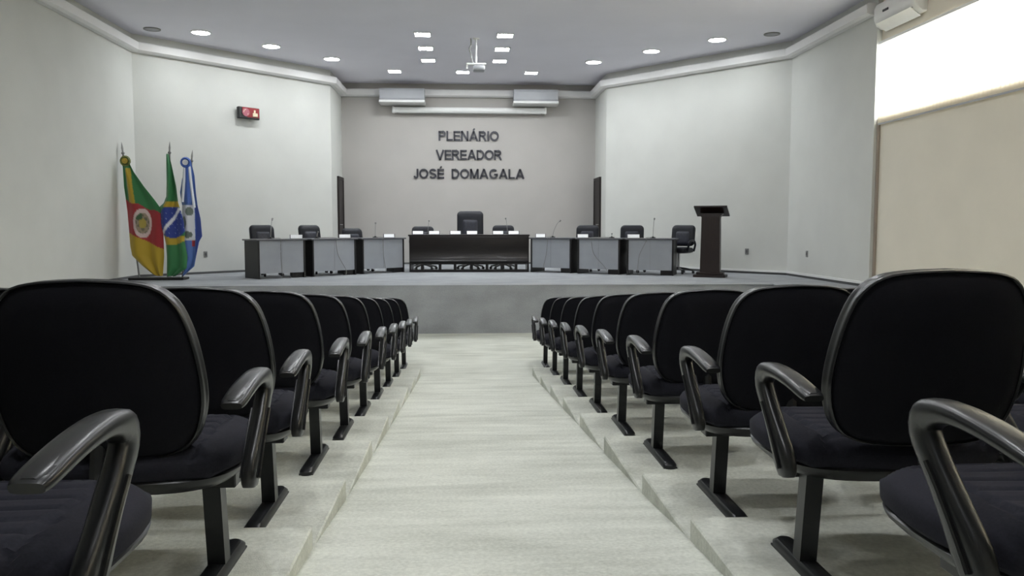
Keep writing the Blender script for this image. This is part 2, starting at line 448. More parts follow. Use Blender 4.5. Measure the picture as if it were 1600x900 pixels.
loft(bm, [[(x, y, z) for y, z in ring] for x in (-1.91, 1.91)]); obj('screen_case', bm, M_WHITE, t, True)
bm = bmesh.new(); bx(bm, -1.85, 1.85, -0.02, 0.0, -0.085, -0.070); obj('bottom_bar', bm, M_GREYM, t)
for x in (-1.93, 1.93):
    bm = bmesh.new(); bx(bm, x-.025, x+.025, -.07, .13, -.08, .08, bev=.01); obj('end_bracket', bm, M_WHITE, t)

def stroke(bm, pts, w, t):
    """flat bold stroke of width w along a 2-D path, extruded to thickness t"""
    P = [Vector(p) for p in pts]; L = len(P); a = []; b = []
    for i, p in enumerate(P):
        d = (P[min(i+1, L-1)]-P[max(i-1, 0)]).normalized()
        if 0 < i < L-1:
            d0 = (p-P[i-1]).normalized(); k = 1/max(.6, d.dot(d0))
        else: k = 1
        n = Vector((-d.y, d.x))*w*.5*k
        a.append(p+n); b.append(p-n)
    R = [[(a[i].x, a[i].y, 0), (b[i].x, b[i].y, 0), (b[i].x, b[i].y, t), (a[i].x, a[i].y, t)] for i in range(L)]
    loft(bm, R)
def arc(cx, cy, rx, ry, a0, a1, n=12):
    return [(cx+rx*math.cos(math.radians(a0+(a1-a0)*k/n)), cy+ry*math.sin(math.radians(a0+(a1-a0)*k/n))) for k in range(n+1)]
def glyph(ch):
    """bold grotesque capitals, cap height 1"""
    w = .19; h = w/2; S = []; acc = None
    if ch in 'ÁÉ': acc = True; ch = {'Á': 'A', 'É': 'E'}[ch]
    vert = lambda x: [(x, 0), (x, 1)]
    if ch == 'P': S = [vert(h), [(h, 1-h), (.45, 1-h)]+arc(.45, .705, .20, .20, 90, -90)+[(h, .505)]]; W = .74
    if ch == 'R': S = [vert(h), [(h, 1-h), (.45, 1-h)]+arc(.45, .715, .20, .19, 90, -90)+[(h, .525)], [(.42, .50), (.56, .30), (.72, 0)]]; W = .82
    if ch == 'L': S = [vert(h), [(h, h), (.66, h)]]; W = .66
    if ch == 'E': S = [vert(h), [(h, h), (.70, h)], [(h, .51), (.66, .51)], [(h, 1-h), (.69, 1-h)]]; W = .70
    if ch == 'N': S = [vert(h), vert(.78-h), [(h, 1), (.78-h, 0)]]; W = .78
    if ch == 'A': S = [[(h*.9, 0), (.46, 1)], [(.92-h*.9, 0), (.46, 1)], [(.20, .29), (.72, .29)]]; W = .92
    if ch == 'I': S = [vert(h)]; W = .19
    if ch == 'O': S = [arc(.47, .5, .375, .415, 90, 450, 28)]; W = .94
    if ch == 'V': S = [[(h*.9, 1), (.44, 0)], [(.88-h*.9, 1), (.44, 0)]]; W = .88
    if ch == 'D': S = [vert(h), [(h, 1-h), (.38, 1-h)]+arc(.38, .5, .325, .405, 90, -90, 16)+[(h, h)]]; W = .80
    if ch == 'J': S = [[(.50-h, 1), (.50-h, .30)]+arc(.255, .28, .155, .19, 0, -180, 12)]; W = .50
    if ch == 'S': S = [arc(.385, .715, .27, .20, 20, 250, 14)+[(.40, .50)]+arc(.385, .285, .275, .20, 70, -165, 14)]; W = .76
    if ch == 'M': S = [vert(h), vert(.90-h), [(h, 1), (.45, .04)], [(.90-h, 1), (.45, .04)]]; W = .90
    if ch == 'G': S = [arc(.47, .5, .375, .415, 45, 318, 22)+[(.80, .30), (.80, .44)], [(.50, .44), (.895, .44)]]; W = .92
    bm = bmesh.new()
    for p in S: stroke(bm, p, w, .12)
    if acc: stroke(bm, [(W*.44, 1.06), (W*.62, 1.26)], w*.8, .12)
    bmesh.ops.recalc_face_normals(bm, faces=bm.faces)
    me = bpy.data.meshes.new('letter'); bm.to_mesh(me); bm.free()
    return me, 0, W, 0, 1
GC = {}
def get_glyph(ch):
    if ch not in GC: GC[ch] = glyph(ch)
    return GC[ch]
capH = 1.0; base0 = 0.0
def word_sign(words, x0, x1, z0, h, label, gap=0.0):
    """letters of one line, spread between x0 and x1"""
    t = thing('wall_lettering', label, 'lettering', ((x0+x1)/2, YB, z0), 0, 'name lettering on the stage wall')
    s = h/capH; letters = [c for c in words if c != ' ']
    ws = []
    for c in words:
        if c == ' ': ws.append(gap)
        else:
            g = get_glyph(c); ws.append((g[2]-g[1])*s)
    space = ((x1-x0)-sum(ws))/(len(words)-1)
    x = x0
    for c, w in zip(words, ws):
        if c != ' ':
            me, a, b, lo, hi = get_glyph(c)
            me2 = me.copy(); me2.materials.clear(); me2.materials.append(M_LETTER)
            me2.transform(Matrix.Translation((-a, -base0, 0)))
            me2.transform(Matrix.Scale(s, 4))
            me2.transform(Matrix.Rotation(PI/2, 4, 'X'))
            o = bpy.data.objects.new('letter', me2); COL.objects.link(o); o.parent = t
            o.location = (x-(x0+x1)/2, -0.002, 0)
        x += w+space
    return t
word_sign('PLENÁRIO', -0.66, 0.885, 3.967, 0.25, 'dark metal wall letters reading PLENÁRIO, the top line')
word_sign('VEREADOR', -0.735, 0.965, 3.487, 0.25, 'dark metal wall letters reading VEREADOR, the middle line')
word_sign('JOSÉ DOMAGALA', -1.305, 1.545, 3.005, 0.25, 'dark metal wall letters reading JOSÉ DOMAGALA, the bottom line', gap=0.15)
for g in GC.values(): bpy.data.meshes.remove(g[0])

# projector hanging from the ceiling
t = thing('ceiling_projector', 'white projector hanging on a thin pole from the ceiling between the lights', 'projector', (0.235, 15.8, ZCE))
bm = bmesh.new(); cyl(bm, (0, 0, -0.02), (0, 0, 0), 0.06, 0.07); cyl(bm, (0, 0, -0.47), (0, 0, -0.02), 0.016); obj('pole', bm, M_WHITE, t, True)
bm = bmesh.new(); bx(bm, -.19, .19, -.035, .035, -.505, -.47, bev=.008); bx(bm, -.19, -.16, -.02, .02, -.58, -.50); bx(bm, .14, .17, -.02, .02, -.58, -.50); obj('bracket', bm, M_WHITE, t)
bm = bmesh.new(); bx(bm, -.06, .16, -.12, .14, -.62, -.53, bev=.02, seg=2)
pb = obj('projector_body', bm, M_GREYW, t, True)
bm = bmesh.new(); cyl(bm, (0.1, .13, -.57), (0.1, .17, -.57), .028); obj('lens', bm, M_PLAST, pb)
bm = bmesh.new(); tube(bm, smooth_path([(-.10, 0, .0), (-.10, 0.01, -.12), (-.13, 0, -.2), (-.10, .01, -.30), (-.085, 0, -.40), (-.05, 0, -.50), (-.02, 0, -.55)]), 0.013); obj('cable', bm, M_GREYM, t, True, label='dark hanging cable')

# red box high on the left angled wall
angL = math.atan2(LB[1]-LA[1], LB[0]-LA[0])
t = thing('alarm_box', 'small red and black box with a round pink dial high on the left angled wall', 'alarm', (-4.625+.03, 17.52-.03, 4.165), angL)
bm = bmesh.new(); bx(bm, -.25, .25, -.09, 0.0, -.12, .12, bev=.012); obj('housing', bm, M_PLAST, t)
bm = bmesh.new(); bx(bm, -.06, .235, -.10, -.085, -.09, .115, bev=.006); bx(bm, -.17, -.05, -.10, -.085, .04, .115, bev=.005); obj('red_panel', bm, M_RED, t)
bm = bmesh.new(); cyl(bm, (-.09, -.108, .01), (-.09, -.085, .01), .085, n=20); d_ = obj('dial', bm, M_PINK, t)
bm = bmesh.new()
for a in (100, 120, 150, 175, 320): bx(bm, -.012, .012, -.113, -.107, -.005, .005, m=T(-.09+.055*math.cos(math.radians(a)), 0, .01+.055*math.sin(math.radians(a)), ry=-math.radians(a+90)))
obj('dial_marks', bm, M_CREAM, d_)
bm = bmesh.new(); bx(bm, .07, .19, -.115, -.09, -.07, .01, bev=.01); bx(bm, .10, .14, -.11, -.09, .01, .07, bev=.005); obj('lens', bm, M_CREAM, t)

# sockets
def socket(x, y, z, rz, label):
    t = thing('wall_socket', label, 'socket', (x, y, z), rz, 'small sockets on the stage walls')
    bm = bmesh.new(); bx(bm, -.04, .04, -.012, .005, -.06, .06, bev=.004); obj('plate', bm, M_GREYM, t)
    bm = bmesh.new(); bx(bm, -.018, .018, -.017, -.011, -.03, .03, bev=.002); obj('outlet', bm, M_DARKTRIM, t)
angR = math.atan2(RB[1]-RA[1], RB[0]-RA[0])
socket(-5.318, 16.776, 1.21, angL, 'small grey wall socket right of the flags')
socket(5.839, 16.294, 1.263, angR, 'small grey wall socket right of the lectern')
socket(WR, 14.69, 1.264, -PI/2, 'small grey wall socket on the right pier wall')

# split air conditioner on the window wall
t = thing('split_air_conditioner', 'white split air conditioner high on the wall above the window', 'air conditioner', (WR2, 11.66, 4.80))
bm = bmesh.new()
prof = [(0.0, 0.0), (-0.08, 0.0), (-0.15, 0.05), (-0.19, 0.14), (-0.195, 0.30), (-0.16, 0.37), (0.0, 0.38)]
loft(bm, [[(x*k, y, z*kk+.19*(1-kk)) for x, z in prof] for y, k, kk in ((-0.52, .9, .92), (-0.50, 1, 1), (0.60, 1, 1), (0.62, .9, .92))])
obj('casing', bm, M_WHITE, t, True)
bm = bmesh.new(); bx(bm, -.10, .10, -.43, .52, -.008, .004, m=T(-0.12, 0, 0.018, ry=math.radians(35)), bev=.004); obj('air_flap', bm, M_WHITE, t)
bm = bmesh.new(); bx(bm, -.202, -.188, .18, .34, .20, .235, bev=.003); obj('display', bm, M_PLAST, t, label='small dark display window')
bm = bmesh.new(); bx(bm, -.17, -.155, -.42, .52, .065, .075); obj('vent_slot', bm, M_LOUVRE, t)

# ------------------------------------------------------------------ stage furniture
def desk(A, B, label, end=None):
    A, B = Vector(A), Vector(B); w = (B-A).length; ang = math.atan2(B.y-A.y, B.x-A.x)
    t = thing('desk', label, 'desk', (A.x, A.y, ZST), ang, 'councillor desks on the stage')
    H = 0.735; D = 0.60
    bm = bmesh.new(); bx(bm, -.035, w+.035, -.03, D+.02, H-.028, H, bev=.004); obj('desktop', bm, M_GTOP, t)
    for x in (0, w-.035):
        bm = bmesh.new(); bx(bm, x, x+.035, 0, D, 0.0, H-.028, bev=.002); obj('side_panel', bm, M_WENGE, t)
    bm = bmesh.new(); bx(bm, .035, w-.035, .012, .030, .10, H-.028); mp_ = obj('modesty_panel', bm, M_GPANEL, t)
    bm = bmesh.new(); bx(bm, w*.5-.002, w*.5+.002, .010, .013, .11, H-.04); obj('panel_seam', bm, M_GREYM, mp_)
    bm = bmesh.new(); bx(bm, w-.26, w-.035, .04, .10, 0.0, .10, bev=.01); obj('foot_rail', bm, M_WENGE, t)
    return t, ang
DL = [((-3.792, 14.941), (-3.046, 15.523)), ((-2.933, 15.636), (-2.196, 16.349)), ((-2.083, 16.476), (-1.291, 17.18))]
DR = [((1.40, 17.045), (2.20, 16.531)), ((2.317, 16.411), (3.114, 15.972)), ((3.243, 15.901), (4.106, 15.562))]
nmL = ['grey fronted desk nearest the flags, left of the stage', 'grey fronted desk, middle of the left three', 'grey fronted desk just left of the long dark table']
nmR = ['grey fronted desk just right of the long dark table', 'grey fronted desk, middle of the right three', 'grey fronted desk nearest the lectern']
dl = [desk(a, b, n) for (a, b), n in zip(DL, nmL)]
dr = [desk(a, b, n) for (a, b), n in zip(DR, nmR)]

t = thing('presiding_table', 'long dark polished wooden table at the centre of the stage', 'table', (0.09, 17.08, ZST), -0.02)
bm = bmesh.new(); bx(bm, -1.29, 1.29, -.03, .75, .765, .80, bev=.006); obj('tabletop', bm, M_WENGE2, t)
bm = bmesh.new(); n = 24
rings = []
for z, off in ((.20, -.02), (.215, -.055), (.245, -.062), (.275, -.040), (.32, -.024), (.52, -.026), (.74, -.034), (.765, -.03)):
    rings.append([(-1.25+2.5*k/n, off-0.02*math.sin(PI*k/n), z) for k in range(n+1)]+[(1.25, .03, z), (-1.25, .03, z)])
loft(bm, rings); obj('front_panel', bm, M_WENGE2, t, True)
for x in (-1.27, 1.24):
    bm = bmesh.new(); bx(bm, x, x+.035, 0.0, .70, 0, .765, bev=.004); obj('side_panel', bm, M_WENGE2, t)
bm = bmesh.new(); bx(bm, -1.235, 1.24, -.035, .03, .165, .20, bev=.012, seg=2); obj('bottom_rail', bm, M_WENGE2, t)
for x in (-1.0, -.62, -.30, 0.05, .38, .70, 1.0):
    bm = bmesh.new(); bx(bm, x-.03, x+.03, 0.0, .05, 0, .165, bev=.004); obj('leg', bm, M_WENGE2, t)
bm = bmesh.new(); bx(bm, -1.235, 1.24, -.01, .05, 0.0, .055); obj('kick_rail', bm, M_WENGE2, t)

# leather chairs ----------------------------------------------------
def rrect_ring(w, h, r, n=5, cx=0, cz=0):
    pts = []
    for qx, qz, a0 in ((1, 1, 0), (-1, 1, 90), (-1, -1, 180), (1, -1, 270)):
        for k in range(n+1):
            a = math.radians(a0+90*k/n); pts.append((cx+qx*(w/2-r)+r*math.cos(a), cz+qz*(h/2-r)+r*math.sin(a)))
    return pts
def pad(bm, w, h, r, thick, zc, lean=0.0, y0=0.0, puff=0.03, curve=0.0):
    """cushion standing in XZ, front towards -y"""
    rings = []
    for s, y in ((.62, -thick/2-puff), (.85, -thick/2-puff*.6), (.97, -thick/2+.005), (1, -thick/4), (1, thick/4), (.96, thick/2), (.7, thick/2+.008)):
        ring = []
        for x, z in rrect_ring(w, h, r):
            X, Z = x*s, z*s
            ring.append((X, y0+y+curve*X*X+(Z)*lean, zc+Z))
        rings.append(ring)
    loft(bm, rings); return bm
def leather_chair(label, w, zback0, zback1, cat_loc, rz):
    t = thing('leather_chair', label, 'chair', cat_loc, rz, 'black leather chairs behind the stage desks')
    bm = bmesh.new(); rr = []
    for s, z in ((.8, .42), (1, .44), (1, .50), (.93, .53), (.6, .545)): rr.append([(x*s, y*s, z) for x, y in rrect_ring(w, .50, .10)])
    loft(bm, rr); obj('seat', bm, M_LEATH, t, True)
    h = zback1-zback0
    bm = bmesh.new(); pad(bm, w, h, .09, .08, (zback0+zback1)/2, lean=.15, y0=.27, puff=.02, curve=-.25); bk = obj('backrest', bm, M_LEATH, t, True)
    bm = bmesh.new(); pad(bm, w*.58, h*.62, .04, .03, (zback0+zback1)/2-.05, lean=.15, y0=.205, puff=.01); obj('back_pad', bm, M_LEATH2, bk, True)
    for s in (-1, 1):
        bm = bmesh.new(); pts = smooth_path([(s*w*.5, .20, .46), (s*(w*.5+.045), .16, .60), (s*(w*.5+.05), .05, .68), (s*(w*.5+.05), -.15, .67), (s*(w*.5+.04), -.20, .60), (s*w*.48, -.14, .46)])
        tube(bm, pts, .022); obj('armrest', bm, M_LEATH, t, True)
    bm = bmesh.new(); cyl(bm, (0, 0, .12), (0, 0, .43), .028); obj('gas_lift', bm, M_CHROME, t, True)
    for k in range(5):
        a = 2*PI*k/5+.3; c, s_ = math.cos(a), math.sin(a)
        bm = bmesh.new(); tube(bm, [(0.02*c, .02*s_, .12), (.16*c, .16*s_, .10), (.30*c, .30*s_, .065)], .02, n=6); lg = obj('base_leg', bm, M_PLAST, t, True)
        bm = bmesh.new(); cyl(bm, (.30*c-.02*s_, .30*s_+.02*c, .03), (.30*c+.02*s_, .30*s_-.02*c, .03), .03, n=10); obj('caster', bm, M_PLAST, lg)
    return t
angd = [a for _, a in dl]; angr = [a for _, a in dr]
c0 = leather_chair('low black leather chair behind the desk nearest the flags', .50, .56, 1.0, (-3.86, 15.98, ZST), angd[0])
def chair2(x, y, rz, label): return dup(c0, (x, y, ZST), rz, label)
chair2(-3.05, 16.75, angd[1], 'low black leather chair behind the middle left desk')
c1 = chair2(-2.28, 17.5, angd[2], 'low black leather chair behind the desk left of the long table')
c2 = chair2(-0.93, 18.15, 0.1, 'low black leather chair left of the tall presiding chair')
c3 = chair2(0.87, 18.15, -0.05, 'low black leather chair right of the tall presiding chair')
chair2(2.62, 17.35, angr[0]*.6, 'low black leather chair behind the desk right of the long table')
chair2(3.52, 16.85, angr[1]*.6, 'low black leather chair behind the middle right desk')
chair2(4.42, 16.35, angr[2]-.25, 'black leather chair turned aside at the desk nearest the lectern')
c1.scale = (1, 1, .93); c2.scale = (1, 1, .975)
leather_chair('tall high-backed black leather presiding chair at the centre of the stage', .60, .56, 1.32, (0.125, 18.15, ZST), 0)

# name cards --------------------------------------------------------
def name_card(x, y, ztop, rz, label, w=.22):
    t = thing('name_card', label, 'name card', (x, y, ztop), rz, 'white name cards on the stage desks')
    bm = bmesh.new(); bx(bm, -w/2-.012, w/2+.012, -.045, .045, 0, .006); bx(bm, w/2, w/2+.012, -.012, .012, .006, .08); bx(bm, -w/2-.012, -w/2, -.012, .012, .006, .08); obj('holder', bm, M_ACRYL, t)
    bm = bmesh.new(); bx(bm, -w/2, w/2, -.004, .004, .0, .078, m=T(0, -.012, .006, rx=math.radians(-32))); obj('card', bm, M_PAPER, t)
ZD = ZST+.735; ZT = ZST+.80
name_card(-3.24, 15.42+.25, ZD, angd[0]*.3, 'white name card on the desk nearest the flags')
name_card(-2.42, 16.38, ZD, angd[1]*.3, 'white name card on the middle left desk')
name_card(-1.60, 17.10, ZD, angd[2]*.3, 'white name card on the desk left of the long table')
for x, w_ in ((-1.0, 'leftmost of the six'), (-.655, 'second from the left'), (-.20, 'third from the left'), (.155, 'fourth from the left'), (.715, 'fifth from the left'), (1.05, 'rightmost of the six')):
    name_card(x, 17.25, ZT, 0, 'white name card on the long dark table, '+w_)
name_card(1.62, 17.12, ZD, angr[0]*.2, 'white name card on the desk right of the long table', .20)
name_card(2.45, 16.56, ZD, angr[1]*.2, 'white name card on the middle right desk')
name_card(3.40, 16.02, ZD, angr[2]*.2, 'white name card on the desk nearest the lectern', .24)

# gooseneck microphones ---------------------------------------------
def mic(x, y, z, tx, ty, tz, label, cable=None, neck=True):
    t = thing('gooseneck_microphone', label, 'microphone', (x, y, z), 0, 'gooseneck microphones on the desks')
    bm = bmesh.new(); cyl(bm, (0, 0, 0), (0, 0, .022), .062, .050, n=18); cyl(bm, (0, 0, .022), (0, 0, .035), .02, n=10); obj('base', bm, M_PLAST, t, True)
    dx, dy, dz = tx-x, ty-y, tz-z
    bm = bmesh.new(); tube(bm, smooth_path([(0, 0, .03), (dx*.15, dy*.15, dz*.4), (dx*.55, dy*.55, dz*.8), (dx*.9, dy*.9, dz*.97)]), .0055, n=6); obj('gooseneck', bm, M_GREYM, t, True)
    bm = bmesh.new(); cyl(bm, (dx*.82, dy*.82, dz*.92), (dx, dy, dz), .014, .018, n=10); obj('capsule', bm, M_GREYM, t, True)
    if cable:
        bm = bmesh.new(); tube(bm, smooth_path([(cx-x, cy_-y, cz-z) for cx, cy_, cz in cable]), .0055, n=6); obj('cable', bm, M_GREYM, t, True)
def on_front(A, B, f, off=-.045):
    A, B = Vector(A), Vector(B); d = (B-A).normalized(); n = Vector((d.y, -d.x)); p = A+(B-A)*f-n*off*-1*-1
    p = A+(B-A)*f+n*(-off); return p.x, p.y
def cable_pts(bxy, AB, f0, f1, fm, base, top=ZD):
    (x0, y0), (x1, y1), (xm, ym) = on_front(*AB, f0), on_front(*AB, f1), on_front(*AB, fm)
    return [(bxy[0], bxy[1], top+.012), (x0, y0, top+.010), (x0, y0, top-.06), (xm, ym, ZST+.40), (x1, y1, ZST+.12), (x1, y1, ZST+.008)]
def mic_desk(AB, u, back, tip, label, f0, f1, fm):
    A, B = Vector(AB[0]), Vector(AB[1]); d = (B-A).normalized(); n = Vector((-d.y, d.x)); p = A+(B-A)*u+n*back
    mic(p.x, p.y, ZD, tip[0], tip[1], tip[2], label, cable_pts((p.x, p.y), AB, f0, f1, fm, None))
mic_desk(DL[0], .45, .38, (-3.74, 15.9, 1.93), 'gooseneck microphone on the desk nearest the flags', .45, .47, .45)
mic_desk(DL[1], .30, .30, (-2.90, 16.10, 1.68), 'gooseneck microphone on the middle left desk', .50, .72, .55)
mic_desk(DL[2], .50, .30, (-1.88, 17.1, 1.86), 'gooseneck microphone on the desk left of the long table', .45, .50, .46)
mic_desk(DR[0], .46, .18, (2.04, 17.0, 1.91), 'gooseneck microphone leaning right on the desk right of the long table', .45, .35, .42)
mic_desk(DR[1], .72, .25, (3.02, 16.35, 1.63), 'gooseneck microphone on the middle right desk', .35, .70, .42)
mic_desk(DR[2], .52, .24, (3.82, 16.0, 1.945), 'gooseneck microphone on the desk nearest the lectern', .42, .25, .28)
mic(-.80, 17.5, ZT, -.77, 17.5, 1.91, 'gooseneck microphone on the left part of the long dark table')
mic(.93, 17.5, ZT, .89, 17.5, 1.965, 'gooseneck microphone on the right part of the long dark table')

# lectern -----------------------------------------------------------
lr = -math.radians(25)
t = thing('lectern', 'tall dark brown wooden lectern with a slanted top at the right of the stage', 'lectern', (4.72, 15.15, ZST), lr)
bm = bmesh.new(); loft(bm, [[(sx*w, sy*d, z) for sx, sy in ((-1, -1), (1, -1), (1, 1), (-1, 1))] for z, w, d in ((.10, .185, .11), (1.18, .17, .10))]); obj('column', bm, M_LECT, t)
bm = bmesh.new(); bx(bm, -.30, .30, -.20, .20, 0, .05, bev=.008); bx(bm, -.25, .25, -.16, .16, .05, .10, bev=.008); obj('base', bm, M_LECT, t)
bm = bmesh.new(); bx(bm, -.31, .31, -.25, .25, -.016, .016, bev=.004, m=T(0, .06, 1.265, rx=-math.radians(20))); tp = obj('reading_board', bm, M_LECT, t)
bm = bmesh.new(); bx(bm, -.28, .28, -.01, .01, .0, .04, m=T(0, .06+.225, 1.265-.075, rx=-math.radians(20))); obj('book_stop', bm, M_LECT, tp)
bm = bmesh.new(); loft(bm, [[(sx*w, sy*d+yo, z) for sx, sy in ((-1, -1), (1, -1), (1, 1), (-1, 1))] for z, w, d, yo in ((1.15, .175, .105, 0), (1.215, .22, .12, .02))]); obj('neck', bm, M_LECT, t)

# ------------------------------------------------------------------ flags
def interp(pl, z):
    if z >= pl[0][1]: return pl[0][0]
    for (x0, z0), (x1, z1) in zip(pl, pl[1:]):
        if z <= z0 and z >= z1:
            f = (z0-z)/max(1e-6, z0-z1); return x0+(x1-x0)*f
    return pl[-1][0]
def cloth(name, Lp, Rp, Y, colf, parent, folds, nx=56, nz=110, amp=.035):
    """drape hanging between its two side edges; the flag print follows the folds"""
    z1, z0 = min(Lp[0][1], Rp[0][1]), max(Lp[-1][1], Rp[-1][1])
    bm = bmesh.new(); cl = bm.loops.layers.color.new('print') if False else None
    V = []
    ox_, oy_, oz_ = parent.location
    for j in range(nz+1):
        z = z1+(z0-z1)*j/nz; a, b = interp(Lp, z), interp(Rp, z); row = []
        for i in range(nx+1):
            u = i/nx; x = a+(b-a)*u
            g = min(1, j/25)
            y = Y+amp*g*math.sin(folds*u*2*PI+2.5*j/nz+.6*math.sin(3*j/nz))+.35*amp*math.sin(9*u+5*j/nz)+(.10*(u-.5)**2)
            row.append((x, y, z))
        V.append(row)
    verts = [Vector(p) for r in V for p in r]
    faces = []; W = nx+1
    for j in range(nz):
        for i in range(nx): faces.append((j*W+i, j*W+i+1, (j+1)*W+i+1, (j+1)*W+i))
    me = bpy.data.meshes.new(name); me.from_pydata([(p.x-ox_, p.y-oy_, p.z-oz_) for p in verts], [], faces); me.update()
    at = me.color_attributes.new('print', 'FLOAT_COLOR', 'POINT')
    for k, p in enumerate(verts): at.data[k].color = (*colf(p.x, p.z), 1)
    me.materials.append(M_CLOTH)
    me.polygons.foreach_set('use_smooth', [True]*len(me.polygons))
    o = bpy.data.objects.new(name, me); COL.objects.link(o); o.parent = parent
    md = o.modifiers.new('thickness', 'SOLIDIFY'); md.thickness = .003
    return o
FB = Vector((-5.6, 14.97, ZST))
stand = obj('flag_stand', bx(bmesh.new(), -6.08, -5.10, 14.80, 15.14, ZST, ZST+.045, bev=.012), M_WENGE); tag(stand, 'low dark wooden base holding the three flags in the left corner', 'flag stand')
def flag_thing(label, base, topp):
    t = thing('flag', label, 'flag', base, 0, 'flags in the left corner')
    b, e = Vector((0, 0, 0)), Vector(topp)-Vector(base); d = e.normalized()
    bm = bmesh.new(); cyl(bm, b, e-d*.22, .016); obj('pole', bm, M_GREYM, t, True)
    q = d.to_track_quat('Z', 'Y').to_matrix().to_4x4(); q.translation = e-d*.22
    bm = bmesh.new()
    rings = []
    for h, wx, wy in ((0, .018, .018), (.02, .032, .032), (.05, .014, .014), (.07, .03, .012), (.11, .038, .013), (.17, .02, .008), (.22, .002, .002)):
        rings.append([tuple(q @ Vector((wx*math.cos(2*PI*k/10), wy*math.sin(2*PI*k/10), h))) for k in range(10)])
    loft(bm, rings); obj('spear_finial', bm, M_GREYM, t, True)
    return t
def ztop(v): return v
# colours (linear)
G_, Y_, R_ = (.03, .19, .06), (.48, .33, .02), (.36, .022, .03)
B_, W_, LB_ = (.015, .04, .26), (.75, .77, .82), (.09, .18, .48)
def ell(x, z, cx, cz, rx, rz): return ((x-cx)/rx)**2+((z-cz)/rz)**2
def col_rs(x, z):
    # green above, red diagonal middle, yellow below, oval arms in the middle; a gold fringe folded along the hoist
    gl = 2.20-(x+5.97)*.40+ (0.02*math.sin(20*x))
    yl = 1.655-(x+6.07)*.49
    if z > gl:
        xf = interp([(-6.06, 2.80), (-6.00, 2.20)], z)
        if abs(x-xf) < .035+.03*(2.8-z)/.6 and z < 2.82: return Y_
        return G_
    e = ell(x, z, -5.835, 1.835, .155, .265)
    if e < 1:
        if e > .52: return (.66, .52, .50)
        if z > 1.90 and x < -5.84: return (.05, .12, .05)
        if e < .12: return (.42, .33, .06)
        return (.30, .24, .17) if math.sin(60*x)*math.sin(50*z) > -.2 else (.14, .13, .08)
    if z < yl: return Y_
    return R_
def col_br(x, z):
    if ell(x, z, -5.28, 1.86, .27, .29) < 1 and z < 2.13:
        band = z-(1.72+(x+5.42)*1.35)
        if abs(band) < .045: return W_
        if math.sin(73*x+11)*math.sin(61*z+4) > .93: return (.35, .42, .62)
        return B_
    if 2.12 <= z < 2.23 and x > -5.42: return Y_
    if 1.44+.25*(x+5.35)**2*4 < z < 1.60: return Y_
    return G_
def col_mu(x, z):
    if z > 2.17: return LB_
    if 1.52 < z < 2.17 and x < -4.94:
        for cx, cz, rx, rz in ((-5.02, 2.05, .06, .08), (-5.06, 1.63, .08, .06), (-5.12, 1.85, .05, .12)):
            if ell(x, z, cx, cz, rx, rz) < 1: return (.16, .20, .17)
        return W_
    if z < 1.55 and abs(x+4.97) < .03 and z > 1.42: return (.35, .03, .04)
    return (.04, .08, .36) if x > -4.93 else LB_
fa = flag_thing('green, red and yellow flag with an oval coat of arms, leftmost of the three', (-5.96, 15.02, ZST+.04), (-6.19, 15.02, 3.30))
cloth('flag_cloth', [(-6.17, 2.99), (-6.16, 2.82), (-6.165, 2.50), (-6.12, 2.05), (-6.08, 1.42), (-6.05, 1.25), (-5.88, 1.07), (-5.68, .90), (-5.585, .875)],
      [(-6.08, 2.99), (-6.02, 2.88), (-5.96, 2.76), (-5.78, 2.50), (-5.60, 2.26), (-5.50, 2.11), (-5.47, 1.88), (-5.48, 1.24), (-5.52, .875)], 14.93, col_rs, fa, 1.6)
fb = flag_thing('green flag with a yellow diamond and blue starry globe, middle of the three', (-5.44, 14.98, ZST+.04), (-5.323, 14.98, 3.31))
cloth('flag_cloth', [(-5.36, 3.08), (-5.385, 2.60), (-5.40, 2.32), (-5.45, 2.20), (-5.53, 2.13), (-5.52, 1.85), (-5.45, 1.60), (-5.42, 1.45), (-5.41, 1.23), (-5.42, .875)],
      [(-5.32, 3.08), (-5.26, 2.83), (-5.19, 2.50), (-5.16, 2.20), (-5.12, 2.06), (-5.08, 1.88), (-5.06, 1.64), (-5.08, 1.54), (-5.04, 1.24), (-5.06, 1.02), (-5.27, .875)], 14.87, col_br, fb, 1.5)
fc = flag_thing('blue and white flag with a blue rosette, rightmost of the three', (-5.20, 15.06, ZST+.04), (-4.95, 15.06, 3.17))
cloth('flag_cloth', [(-5.04, 2.95), (-5.07, 2.80), (-5.15, 2.64), (-5.20, 2.40), (-5.17, 2.17), (-5.18, 1.50), (-5.10, 1.2), (-5.18, .875)],
      [(-4.97, 2.95), (-4.92, 2.70), (-4.90, 2.40), (-4.87, 2.15), (-4.82, 1.92), (-4.80, 1.60), (-4.86, 1.50), (-4.92, 1.24), (-4.96, 1.05), (-5.16, .875)], 15.0, col_mu, fc, 1.3)
def rosette(par, x, y, z, m1, m2, r=.095):
    c = Vector((x, y, z))-par.location
    bm = bmesh.new(); n = 32
    rings = []
    for ro, yy in ((r, 0), (r*.8, -.03), (r*.55, -.015), (r*.5, 0)):
        rings.append([(c.x+ro*(1+.05*(k % 2))*math.cos(2*PI*k/n), c.y+yy+.006*(k % 2), c.z+ro*(1+.05*(k % 2))*math.sin(2*PI*k/n)) for k in range(n)])
    loft(bm, rings, cap0=True, cap1=False); rs = obj('rosette', bm, m1, par, True)
    bm = bmesh.new(); cyl(bm, (c.x, c.y-.03, c.z), (c.x, c.y, c.z), r*.52, n=20); obj('rosette_centre', bm, m2, rs)
rosette(fa, -6.08, 14.88, 2.95, M_GREEN, M_GOLD)
rosette(fc, -5.02, 14.88, 2.93, M_BLUE, M_RIBW)
